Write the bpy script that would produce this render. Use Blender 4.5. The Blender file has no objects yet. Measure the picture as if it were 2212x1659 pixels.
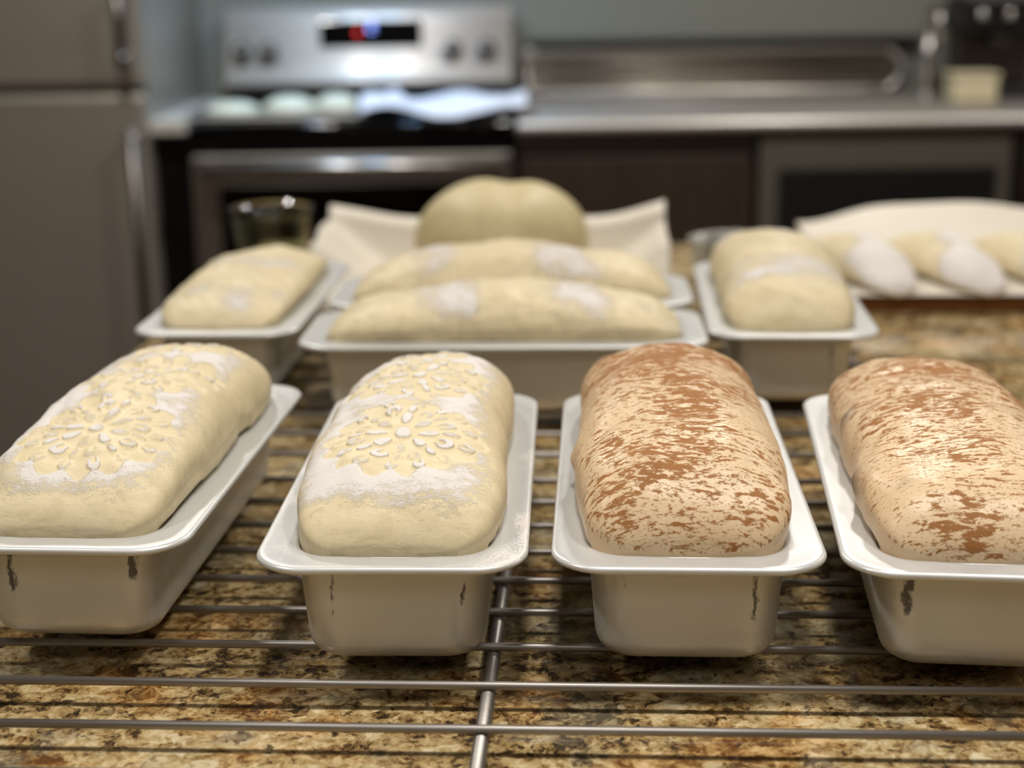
import bpy, bmesh, math
import numpy as np
from mathutils import Vector, Matrix, Euler

sc = bpy.context.scene
col = sc.collection
# ------------------------------------------------------------------ camera, world, lights, exposure
CT = 0.915                      # island worktop height
D_ROD = 0.0135                  # wire centre above worktop
RIM = CT + D_ROD + 0.062        # pan rim plane
CAMZ = RIM + 0.27265
PITCH, ROLL = 0.261083, -0.014041
cam_d = bpy.data.cameras.new('camera')
cam = bpy.data.objects.new('camera', cam_d)
col.objects.link(cam)
cam_d.sensor_width = 36.0
cam_d.lens = 3320.0 / 2212.0 * 36.0
cam.location = (0, 0, CAMZ)
cam.rotation_euler = (Euler((math.pi / 2 - PITCH, 0, 0)).to_matrix() @ Matrix.Rotation(ROLL, 3, 'Z')).to_euler()
cam_d.dof.use_dof = True
cam_d.dof.focus_distance = 0.775
cam_d.dof.aperture_fstop = 4.9
cam_d.dof.aperture_blades = 0
cam_d.clip_start = 0.02
sc.camera = cam

sc.view_settings.view_transform = 'Standard'
sc.view_settings.look = 'None'
sc.view_settings.gamma = 1.0
sc.view_settings.use_curve_mapping = False
sc.view_settings.exposure = 0.0
sc.cycles.use_denoising = True
sc.cycles.max_bounces = 8
sc.cycles.sample_clamp_indirect = 6.0
sc.cycles.caustics_reflective = False
sc.cycles.caustics_refractive = False

w = bpy.data.worlds.new('world')
sc.world = w
w.use_nodes = True
w.node_tree.nodes['Background'].inputs[0].default_value = (1.0, 0.95, 0.88, 1)
w.node_tree.nodes['Background'].inputs[1].default_value = 0.07

CEIL = 2.45
def lamp(name, x, y, energy, color, size=0.16, z=CEIL - 0.012, rot=(0, 0, 0), spread=150):
    l = bpy.data.lights.new(name, 'AREA')
    l.shape = 'DISK'
    l.size = size
    l.energy = energy
    l.color = color
    l.spread = math.radians(spread)
    o = bpy.data.objects.new(name, l)
    o.location = (x, y, z)
    o.rotation_euler = rot
    col.objects.link(o)
    return o
WARM = (1.0, 0.955, 0.895)
lamp('downlight', 0.05, 0.52, 7.5, WARM, 0.22)
lamp('downlight', -1.05, 0.55, 7, WARM, 0.22)
lamp('downlight', 0.66, 0.50, 7, WARM, 0.22)
lamp('added_soft_fill', 0.45, -1.0, 5.5, WARM, 1.1)  # added fill behind the camera, no real fixture; wide to soften rim shadows
lamp('added_soft_fill', -1.0, -1.0, 4.5, WARM, 1.1)  # second added fill, left of the camera, likewise without a real fixture
lamp('downlight', 0.58, 2.75, 18, WARM)
lamp('downlight', -0.74, 2.75, 17, WARM)
lamp('downlight', 1.75, 2.75, 10, WARM)
COOL = (0.30, 0.60, 1.0)
lamp('range_hood_light', -0.58, 3.78, 2.0, COOL, 0.08, 1.66)
lamp('range_hood_light', -0.20, 3.78, 2.0, COOL, 0.08, 1.66)

# ------------------------------------------------------------------ material helpers
class NT:
    def __init__(s, name):
        s.m = bpy.data.materials.new(name)
        s.m.use_nodes = True
        s.t = s.m.node_tree
        s.n = s.t.nodes
        s.b = s.n['Principled BSDF']
    def new(s, typ, **kw):
        n = s.n.new(typ)
        for k, v in kw.items():
            setattr(n, k, v)
        return n
    def link(s, a, b):
        s.t.links.new(a, b)
    def setin(s, node, key, v):
        i = node.inputs[key]
        if isinstance(v, bpy.types.NodeSocket):
            s.link(v, i)
        else:
            i.default_value = v
    def math(s, op, a, b=0.0, c=0.0, clamp=False):
        n = s.new('ShaderNodeMath', operation=op, use_clamp=clamp)
        s.setin(n, 0, a); s.setin(n, 1, b); s.setin(n, 2, c)
        return n.outputs[0]
    def step(s, v, lo, hi):
        n = s.new('ShaderNodeMapRange', interpolation_type='SMOOTHSTEP')
        s.setin(n, 0, v); s.setin(n, 1, lo); s.setin(n, 2, hi)
        n.inputs[3].default_value = 0.0; n.inputs[4].default_value = 1.0
        return n.outputs[0]
    def mix(s, f, a, b):
        n = s.new('ShaderNodeMix', data_type='RGBA')
        s.setin(n, 0, f)
        for idx, v in ((6, a), (7, b)):
            if isinstance(v, bpy.types.NodeSocket):
                s.link(v, n.inputs[idx])
            else:
                n.inputs[idx].default_value = (*v, 1) if len(v) == 3 else v
        return n.outputs[2]
    def noise(s, vec, scale, detail=4.0, rough=0.55, dist=0.0):
        n = s.new('ShaderNodeTexNoise')
        if vec is not None:
            s.link(vec, n.inputs['Vector'])
        n.inputs['Scale'].default_value = scale
        n.inputs['Detail'].default_value = detail
        n.inputs['Roughness'].default_value = rough
        n.inputs['Distortion'].default_value = dist
        return n.outputs[0]
    def obj(s):
        return s.new('ShaderNodeTexCoord').outputs['Object']
    def mapping(s, vec, scale=(1, 1, 1), loc=(0, 0, 0), rot=(0, 0, 0)):
        n = s.new('ShaderNodeMapping')
        s.link(vec, n.inputs[0])
        n.inputs['Scale'].default_value = scale
        n.inputs['Location'].default_value = loc
        n.inputs['Rotation'].default_value = rot
        return n.outputs[0]
    def attr(s, name):
        return s.new('ShaderNodeAttribute', attribute_name=name)
    def ramp(s, f, stops, interp='LINEAR'):
        n = s.new('ShaderNodeValToRGB')
        n.color_ramp.interpolation = interp
        e = n.color_ramp.elements
        while len(e) < len(stops):
            e.new(0.5)
        for el, (p, c) in zip(e, stops):
            el.position = p
            el.color = (*c, 1)
        s.link(f, n.inputs[0])
        return n.outputs[0]
    def bump(s, h, strength, dist):
        n = s.new('ShaderNodeBump')
        s.link(h, n.inputs['Height'])
        n.inputs['Strength'].default_value = strength
        n.inputs['Distance'].default_value = dist
        s.link(n.outputs[0], s.b.inputs['Normal'])
    def base(s, v):
        s.setin(s.b, 'Base Color', v if isinstance(v, bpy.types.NodeSocket) else (*v, 1))
    def p(s, **kw):
        names = dict(metal='Metallic', rough='Roughness', spec='Specular IOR Level', coat='Coat Weight',
                     coatr='Coat Roughness', sss='Subsurface Weight', trans='Transmission Weight', ior='IOR',
                     aniso='Anisotropic')
        for k, v in kw.items():
            s.setin(s.b, names[k], v)

def srgb(r, g, b):
    return tuple(((c / 255) / 12.92 if c / 255 < 0.04045 else ((c / 255 + 0.055) / 1.055) ** 2.4) for c in (r, g, b))

def plain(name, c, rough=0.5, metal=0.0, nscale=30, namt=0.06, **kw):
    m = NT(name)
    n = m.noise(m.obj(), nscale, 3)
    lo = tuple(x * (1 - namt) for x in c); hi = tuple(min(1, x * (1 + namt)) for x in c)
    m.base(m.mix(n, lo, hi))
    m.p(rough=rough, metal=metal, **kw)
    return m.m

def brushed(name, c, rough=0.3, axis='x', metal=1.0):
    m = NT(name)
    sc_ = (2, 300, 300) if axis == 'x' else (300, 300, 2)
    n = m.noise(m.mapping(m.obj(), sc_), 1.0, 3)
    m.base(m.mix(n, tuple(x * 0.88 for x in c), c))
    m.p(metal=metal, rough=m.math('MULTIPLY_ADD', n, 0.12, rough - 0.06))
    return m.m

# ------------------------------------------------------------------ mesh helpers
def link(o, parent=None):
    col.objects.link(o)
    if parent is not None:
        o.parent = parent
    return o

def mesh_obj(name, verts, faces, mat, parent=None, smooth=True, attrs=None):
    me = bpy.data.meshes.new(name)
    me.from_pydata([tuple(v) for v in verts], [], [tuple(f) for f in faces])
    if attrs:
        for k, a in attrs.items():
            a = np.asarray(a, dtype=np.float32)
            if a.ndim == 1:
                at = me.attributes.new(k, 'FLOAT', 'POINT'); at.data.foreach_set('value', a)
            else:
                at = me.attributes.new(k, 'FLOAT_VECTOR', 'POINT'); at.data.foreach_set('vector', a.ravel())
    me.validate()
    bm = bmesh.new(); bm.from_mesh(me)
    bmesh.ops.recalc_face_normals(bm, faces=bm.faces)
    bm.to_mesh(me); bm.free()
    if smooth:
        me.polygons.foreach_set('use_smooth', [True] * len(me.polygons))
    me.materials.append(mat)
    return link(bpy.data.objects.new(name, me), parent)

def bm_obj(name, bm, mat, parent=None, smooth=False):
    bmesh.ops.recalc_face_normals(bm, faces=bm.faces)
    me = bpy.data.meshes.new(name)
    bm.to_mesh(me); bm.free()
    if smooth:
        me.polygons.foreach_set('use_smooth', [True] * len(me.polygons))
    me.materials.append(mat)
    return link(bpy.data.objects.new(name, me), parent)

def add_box(bm, lo, hi, bev=0.0, seg=2):
    r = bmesh.ops.create_cube(bm, size=1.0)
    vs = r['verts']
    for v in vs:
        v.co = Vector([(lo[i] + hi[i]) / 2 + v.co[i] * (hi[i] - lo[i]) for i in range(3)])
    if bev > 0:
        es = {e for v in vs for e in v.link_edges}
        bmesh.ops.bevel(bm, geom=list(es), offset=bev, segments=seg, affect='EDGES', profile=0.5)

def box(name, lo, hi, mat, parent=None, bev=0.0, smooth=False):
    bm = bmesh.new(); add_box(bm, lo, hi, bev)
    o = bm_obj(name, bm, mat, parent, smooth)
    return o

def tube_data(path, r, n=12, cap=True):
    path = [Vector(p) for p in path]
    V, Fc = [], []
    prev = None
    for i, p in enumerate(path):
        d = (path[min(i + 1, len(path) - 1)] - path[max(i - 1, 0)]).normalized()
        if prev is None:
            a = Vector((0, 0, 1)) if abs(d.z) < 0.9 else Vector((1, 0, 0))
            x = d.cross(a).normalized()
        else:
            x = (prev - d * prev.dot(d)).normalized()
        prev = x
        y = d.cross(x)
        rr = r[i] if isinstance(r, (list, tuple)) else r
        for k in range(n):
            an = 2 * math.pi * k / n
            V.append(p + x * math.cos(an) * rr + y * math.sin(an) * rr)
    for i in range(len(path) - 1):
        for k in range(n):
            Fc.append((i * n + k, i * n + (k + 1) % n, (i + 1) * n + (k + 1) % n, (i + 1) * n + k))
    if cap:
        Fc.append(tuple(range(n - 1, -1, -1)))
        Fc.append(tuple(range((len(path) - 1) * n, len(path) * n)))
    return V, Fc

def tube(name, path, r, mat, parent=None, n=12):
    V, Fc = tube_data(path, r, n)
    return mesh_obj(name, V, Fc, mat, parent)

def lathe(name, prof, mat, parent=None, n=48, loc=(0, 0, 0)):
    V, Fc = [], []
    for r, z in prof:
        for k in range(n):
            a = 2 * math.pi * k / n
            V.append((loc[0] + max(r, 1e-5) * math.cos(a), loc[1] + max(r, 1e-5) * math.sin(a), loc[2] + z))
    for i in range(len(prof) - 1):
        for k in range(n):
            Fc.append((i * n + k, i * n + (k + 1) % n, (i + 1) * n + (k + 1) % n, (i + 1) * n + k))
    return mesh_obj(name, V, Fc, mat, parent)

def empty(name, loc, rz=0.0):
    o = bpy.data.objects.new(name, None)
    o.location = loc
    o.rotation_euler = (0, 0, rz)
    col.objects.link(o)
    return o

def tag(o, label, cat, group=None, kind=None):
    o['label'] = label
    o['category'] = cat
    if group: o['group'] = group
    if kind: o['kind'] = kind
    return o

def struct(o):
    o['kind'] = 'structure'
    return o

# ------------------------------------------------------------------ room
YAW = math.radians(-3.3)
m_wall = plain('wall_paint', srgb(140, 142, 132), 0.7, 0, 4, 0.03)
m_side = plain('side_wall_paint', srgb(150, 138, 118), 0.8, 0, 4, 0.03)
m_ceil = plain('ceiling_paint', srgb(225, 218, 205), 0.9, 0, 4, 0.02)

def wood(name, c1, c2, rough=0.35, scale=(1, 14, 14)):
    m = NT(name)
    n = m.noise(m.mapping(m.obj(), scale), 3.0, 6, 0.6, 0.6)
    m.base(m.mix(m.step(n, 0.3, 0.7), c1, c2))
    m.p(rough=rough)
    return m.m
m_floor = wood('wood_floor', srgb(52, 36, 26), srgb(84, 58, 38), 0.35, (14, 1, 1))

X0, X1, Y0, Y1 = -2.4, 2.9, -2.2, 4.30
struct(box('floor', (X0, Y0, -0.06), (X1, Y1, 0), m_floor))
struct(box('ceiling', (X0, Y0, CEIL), (X1, Y1, CEIL + 0.06), m_ceil))
struct(box('wall_back', (X0, Y1, 0), (X1, Y1 + 0.08, CEIL), m_wall))
struct(box('wall_front', (X0, Y0 - 0.08, 0), (X1, Y0, CEIL), m_side))
struct(box('wall_left', (X0 - 0.08, Y0, 0), (X0, Y1, CEIL), m_side))
struct(box('wall_right', (X1, Y0, 0), (X1 + 0.08, Y1, CEIL), m_side))

# ------------------------------------------------------------------ granite island
def granite():
    m = NT('granite')
    co = m.obj()
    warp = m.new('ShaderNodeTexNoise'); m.link(co, warp.inputs['Vector'])
    warp.inputs['Scale'].default_value = 60; warp.inputs['Detail'].default_value = 4
    va = m.new('ShaderNodeVectorMath', operation='SCALE'); m.link(warp.outputs['Color'], va.inputs[0]); va.inputs['Scale'].default_value = 0.014
    vb = m.new('ShaderNodeVectorMath', operation='ADD'); m.link(co, vb.inputs[0]); m.link(va.outputs[0], vb.inputs[1])
    wc = vb.outputs[0]
    def cells(scale):
        v = m.new('ShaderNodeTexVoronoi'); v.inputs['Scale'].default_value = scale
        v.inputs['Randomness'].default_value = 1.0
        m.link(wc, v.inputs['Vector'])
        s = m.new('ShaderNodeSeparateColor'); m.link(v.outputs['Color'], s.inputs[0])
        return s.outputs
    big = m.noise(co, 10, 4, 0.6)
    mid = m.noise(wc, 55, 6, 0.72)
    fine = m.noise(wc, 210, 4, 0.7)
    c1 = cells(190); c2 = cells(420)
    tone = m.math('ADD', m.math('MULTIPLY', c1[0], 0.34), m.math('MULTIPLY', c2[1], 0.24))
    tone = m.math('ADD', tone, m.math('MULTIPLY', m.math('SUBTRACT', mid, 0.5), 1.7))
    tone = m.math('ADD', tone, m.math('MULTIPLY', m.math('SUBTRACT', fine, 0.5), 0.5))
    tone = m.math('ADD', tone, m.math('MULTIPLY', m.math('SUBTRACT', big, 0.5), 0.9))
    grain = m.ramp(tone, [(0.00, srgb(50, 38, 26)), (0.08, srgb(98, 76, 46)), (0.19, srgb(146, 118, 76)), (0.31, srgb(172, 146, 98)),
                          (0.44, srgb(190, 168, 122)), (0.56, srgb(206, 186, 144)), (0.74, srgb(220, 206, 172))])
    gold = m.step(m.noise(wc, 15, 4, 0.65), 0.50, 0.66)
    c = m.mix(m.math('MULTIPLY', gold, 0.5), grain, m.mix(m.step(tone, 0.1, 0.6), srgb(140, 88, 34), srgb(214, 164, 92)))
    grey = m.step(m.noise(m.mapping(wc, loc=(3, 5, 1)), 22, 4, 0.6), 0.52, 0.66)
    c = m.mix(m.math('MULTIPLY', grey, 0.6), c, m.mix(m.step(tone, 0.1, 0.6), srgb(112, 106, 88), srgb(182, 174, 148)))
    dk = m.step(m.noise(m.mapping(wc, loc=(8, 2, 4)), 95, 5, 0.68), 0.60, 0.66)
    c = m.mix(m.math('MULTIPLY', dk, 0.82), c, m.mix(c1[1], srgb(22, 18, 14), srgb(66, 46, 28)))
    m.base(c)
    m.p(rough=0.09, spec=0.5)
    return m.m
m_gran = granite()
m_islwood = wood('island_cabinet_wood', srgb(48, 32, 22), srgb(72, 48, 30), 0.4, (6, 6, 1))
# local frame rotated by YAW; left edge passes (-.386,1.10)
isl = empty('kitchen_island', (0, 1.1, 0), YAW)
tag(isl, 'speckled brown and gold granite kitchen island carrying the bread pans', 'kitchen island')
box('granite_worktop', (-0.387, -0.85, CT - 0.035), (1.6, 0.93, CT), m_gran, isl, 0.006)
box('island_cabinet', (-0.352, -0.81, 0.0), (1.56, 0.89, CT - 0.035), m_islwood, isl)

# ------------------------------------------------------------------ wire racks
m_rod = NT('rack_steel')
n_ = m_rod.noise(m_rod.mapping(m_rod.obj(), (6, 160, 160)), 1.0, 4, 0.6)
m_rod.base(m_rod.mix(n_, srgb(134, 128, 122), srgb(178, 173, 168)))
m_rod.p(metal=0.85, rough=m_rod.math('MULTIPLY_ADD', n_, 0.2, 0.34))
m_rod = m_rod.m
RR, CRR = 0.0022, 0.0036
def rack(loc, ys, xa, xb, crosses, label):
    rt = empty('cooling_rack', (loc[0], loc[1], CT), YAW)
    tag(rt, label, 'cooling rack', 'wire cooling racks')
    for y in ys:
        tube('wire_rod', [(xa, y, D_ROD), (xb, y, D_ROD)], RR, m_rod, rt, 14)
    zc = D_ROD - RR - CRR + 0.0004
    for x in crosses:
        tube('cross_rod', [(x, ys[0] - 0.03, zc), (x, ys[-1] + 0.004, zc)], CRR, m_rod, rt, 14)
    for x in crosses:
        for y in (ys[0] + 0.02, ys[-1] - 0.005):
            tube('foot', [(x, y, 0.0), (x, y, zc)], 0.0034, m_rod, rt, 10)
    return rt
# front rack: rods local y measured from the rod through (0,.6391)
FS = 0.0447
rack((0, 0.6391, 0), [FS * k for k in range(-1, 9)], -0.372, 0.345, (-0.36, -0.0165, 0.333), 'steel wire cooling rack in front, under the four near loaf pans')
rack((0, 1.055, 0), [0.0 + 0.052 * k for k in range(0, 10)], -0.345, 0.296, (-0.33, -0.03, 0.288), 'steel wire cooling rack behind, under the back row of loaf pans')

# ------------------------------------------------------------------ loaf pans
PW, PL, PH = 0.134, 0.317, 0.062 - RR
RIMW = 0.0180
def rrect(a, b, r, z, nc=10, ns=12, bow=0.0):
    """rounded rectangle loop, half sizes a (x) b (y); ns cuts on every straight side; bow pushes the front edge outwards"""
    pts = []
    cs = [(a - r, -(b - r), -90), (a - r, b - r, 0), (-(a - r), b - r, 90), (-(a - r), -(b - r), 180)]
    for i, (cx, cy, a0) in enumerate(cs):
        for k in range(nc + 1):
            an = math.radians(a0 + 90 * k / nc)
            pts.append([cx + r * math.cos(an), cy + r * math.sin(an), z])
        nx = cs[(i + 1) % 4]
        an = math.radians(a0 + 90)
        p0 = (cx + r * math.cos(an), cy + r * math.sin(an))
        an = math.radians(nx[2])
        p1 = (nx[0] + r * math.cos(an), nx[1] + r * math.sin(an))
        for k in range(1, ns):
            f = k / ns
            y = p0[1] + (p1[1] - p0[1]) * f
            if bow and i == 3:
                y -= bow * math.sin(math.pi * f) ** 2
            pts.append([p0[0] + (p1[0] - p0[0]) * f, y, z])
    return pts

def loops_mesh(name, loops, mat, parent, cap_first=False, cap_last=False, closed=False):
    n = len(loops[0])
    V = [p for l in loops for p in l]
    Fc = []
    m = len(loops)
    for i in range(m if closed else m - 1):
        j = (i + 1) % m
        for k in range(n):
            Fc.append((i * n + k, i * n + (k + 1) % n, j * n + (k + 1) % n, j * n + k))
    if cap_first: Fc.append(tuple(range(n)))
    if cap_last: Fc.append(tuple(range((m - 1) * n, m * n)))
    return mesh_obj(name, V, Fc, mat, parent)

def pan_material(name, smudges, flour=0.0, cinnamon=0.0, seed=0):
    """satin aluminium; smudges: (x, zlow, zhigh, width, strength) grey scuffs on the front wall in pan space (z from the base)"""
    m = NT(name)
    co = m.obj()
    sep = m.new('ShaderNodeSeparateXYZ'); m.link(co, sep.inputs[0])
    x, y, z = sep.outputs
    n1 = m.noise(m.mapping(co, loc=(seed, 0, 0)), 40, 4)
    c = m.mix(n1, srgb(216, 217, 216), srgb(226, 227, 225))
    front = m.math('LESS_THAN', y, -PL / 2 + 0.03)
    jag = m.noise(m.mapping(co, (500, 500, 170), (seed, 1, 2)), 1.0, 4, 0.7)
    wob = m.math('MULTIPLY', m.math('SUBTRACT', m.noise(m.mapping(co, (60, 60, 110), (seed, 3, 2)), 1.0, 2), 0.5), 0.006)
    tot = None
    for sx, z0, z1, wd, st in smudges:
        dx = m.math('ABSOLUTE', m.math('SUBTRACT', m.math('ADD', x, wob), sx))
        a = m.math('SUBTRACT', 1.0, m.math('DIVIDE', dx, wd), clamp=True)
        b = m.math('MULTIPLY', m.step(z, z0, z0 + 0.009), m.math('SUBTRACT', 1.0, m.step(z, z1 - 0.006, z1)))
        k = m.math('MULTIPLY', m.math('MULTIPLY', a, b), st)
        k = m.step(m.math('ADD', m.math('MULTIPLY', k, 0.50), m.math('MULTIPLY', jag, 1.0)), 0.78, 1.06)
        k = m.math('MULTIPLY', k, m.step(a, 0.0, 0.25))
        k = m.math('MULTIPLY', k, b)
        tot = k if tot is None else m.math('MAXIMUM', tot, k)
    if tot is not None:
        tot = m.math('MULTIPLY', tot, front)
        c = m.mix(m.math('MULTIPLY', tot, 0.85), c, srgb(38, 36, 36))
    metal = 0.38
    rough = m.math('MULTIPLY_ADD', m.noise(co, 150, 3), 0.10, 0.30)
    top = m.math('GREATER_THAN', z, PH - 0.0012)
    if flour > 0:
        f = m.noise(m.mapping(co, (24, 14, 10), (seed, 7, 2)), 1.0, 3, 0.6)
        g = m.noise(m.mapping(co, (900, 500, 400)), 1.0, 3, 0.7)
        f = m.step(m.math('ADD', f, m.math('MULTIPLY', m.math('SUBTRACT', g, 0.5), 0.45)), 0.66 - 0.1 * flour, 0.80 - 0.1 * flour)
        f = m.math('MULTIPLY', m.math('MULTIPLY', f, top), 0.8)
        c = m.mix(f, c, srgb(236, 228, 222))
        rough = m.math('ADD', rough, m.math('MULTIPLY', f, 0.4), clamp=True)
        metal = m.math('MULTIPLY', m.math('SUBTRACT', 1.0, f), 0.38)
    if cinnamon > 0:
        f = m.noise(m.mapping(co, (30, 22, 10), (seed, 7, 2)), 1.0, 2, 0.5)
        g = m.noise(m.mapping(co, (420, 420, 420)), 1.0, 3, 0.6)
        f = m.step(m.math('ADD', m.math('MULTIPLY', f, 0.75), m.math('MULTIPLY', g, 0.6)), 0.93 - 0.08 * cinnamon, 1.0 - 0.08 * cinnamon)
        f = m.math('MULTIPLY', m.math('MULTIPLY', f, top), 0.7)
        c = m.mix(f, c, srgb(150, 88, 40))
    m.base(c)
    m.p(metal=metal, rough=rough)
    return m.m

def make_pan(front, yaw, mat, label, group='aluminium loaf pans', water=None):
    """front = world xy of the middle of the front rim edge"""
    fx, fy = front
    cx = fx - math.sin(yaw) * PL / 2
    cy = fy + math.cos(yaw) * PL / 2
    rt = empty('loaf_pan', (cx, cy, RIM - PH), yaw)
    tag(rt, label, 'loaf pan', group)
    a, b = PW / 2, PL / 2
    ai, bi = a - RIMW, b - RIMW           # opening
    t = 0.0012
    L = []
    tp = 0.0035                            # taper
    # outer skin from the base centre ring up to under the rim
    fil = 0.013
    L.append(rrect(ai - tp - fil, bi - tp - fil, 0.012, 0.0))
    for k in range(1, 7):
        an = math.radians(90 * k / 6)
        o = fil * (1 - math.sin(an))
        L.append(rrect(ai - tp - o, bi - tp - o, 0.020 - 0.008 * (1 - k / 6), fil * (1 - math.cos(an))))
    for k in range(1, 5):
        f = k / 4
        L.append(rrect(ai - tp + tp * f, bi - tp + tp * f, 0.020, fil + (PH - 0.0015 - fil) * f))
    # inner skin back down
    L.append(rrect(ai - t, bi - t, 0.019, PH - 0.0015, bow=0.0))
    for k in range(4):
        f = 1 - (k + 1) / 4
        L.append(rrect(ai - tp - t + tp * f, bi - tp - t + tp * f, 0.019, fil + (PH - 0.0015 - fil) * f))
    L.append(rrect(ai - tp - t - fil * 0.6, bi - tp - t - fil * 0.6, 0.014, 0.004))
    L.append(rrect(ai - tp - t - fil, bi - tp - t - fil, 0.012, t))
    loops_mesh('pan_body', L, mat, rt, True, True)
    # rim: flat flange with a rolled outer edge
    R = []
    r = 0.0021
    bw = 0.0035
    R.append(rrect(ai - t - 0.0006, bi - t - 0.0006, 0.019, PH - 0.0030))
    R.append(rrect(ai - t + 0.0002, bi - t + 0.0002, 0.019, PH - 0.0012, bow=bw * 0.6))
    R.append(rrect(ai + 0.0014, bi + 0.0014, 0.0205, PH - 0.0001, bow=bw))
    R.append(rrect(ai + 0.0045, bi + 0.0045, 0.022, PH, bow=bw * 0.5))
    R.append(rrect(a - 0.0045, b - 0.0045, 0.0245, PH))
    for k in range(0, 9):
        an = math.radians(90 - 215 * k / 8)
        R.append(rrect(a - r + r * math.cos(an), b - r + r * math.cos(an), 0.0265, PH + 0.0002 - r + r * math.sin(an)))
    R.append(rrect(a - 0.0055, b - 0.0055, 0.024, PH - 0.0014))
    R.append(rrect(ai + 0.0002, bi + 0.0002, 0.0205, PH - 0.0014))
    loops_mesh('rim', R, mat, rt, closed=True)
    return rt, (cx, cy)

# ------------------------------------------------------------------ dough
rng = np.random.RandomState(4)
def fnoise(u, v, su, sv, n=14, seed=0):
    r = np.random.RandomState(seed)
    s = np.zeros_like(u)
    for _ in range(n):
        fu, fv = r.normal(0, su), r.normal(0, sv)
        s += np.cos(fu * u + fv * v + r.uniform(0, 6.28))
    return s / math.sqrt(n)

def sm(x, lo, hi):
    t = np.clip((x - lo) / (hi - lo), 0, 1)
    return t * t * (3 - 2 * t)

def rosette(u, v, cu, cv, R, rot, wob):
    du, dv = u - cu + wob[0], v - cv + wob[1]
    r = np.hypot(du, dv) / R
    th = np.arctan2(dv, du) + rot
    r = r * (1 + 0.035 * np.sin(3 * th + 9 * cv) + 0.02 * np.sin(7 * th))
    bare = 1 - sm(r, 0.95 + 0.065 * np.cos(14 * th), 1.03 + 0.065 * np.cos(14 * th))
    pet = 1 - sm(r, 0.085, 0.115)
    for rc, n, ln, wd, ph, hol in ((0.33, 8, 0.125, 0.07, 0, 0.0), (0.58, 8, 0.115, 0.105, 0.39, 0.55),
                                   (0.60, 8, 0.10, 0.05, 0.0, 0.0), (0.82, 14, 0.10, 0.085, 0.2, 0.5)):
        ln, wd = ln * 1.12, wd * 1.25
        k = np.round((th - ph) / (2 * math.pi / n))
        dth = (th - ph) - k * 2 * math.pi / n
        rho, tau = (r - rc) / ln, r * dth / (wd * (0.72 + 0.35 * (r - rc) / ln))
        e = rho ** 2 + tau ** 2
        p = 1 - sm(e, 0.75, 1.15)
        if hol:
            e2 = ((rho + 0.45) / 0.75) ** 2 + (tau / 0.55) ** 2
            p = p * sm(e2, 0.6, 1.2)
        amp = 0.72 + 0.30 * np.cos(k * 2.4 + n)
        pet = np.maximum(pet, p * amp)
    return bare, pet

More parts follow.
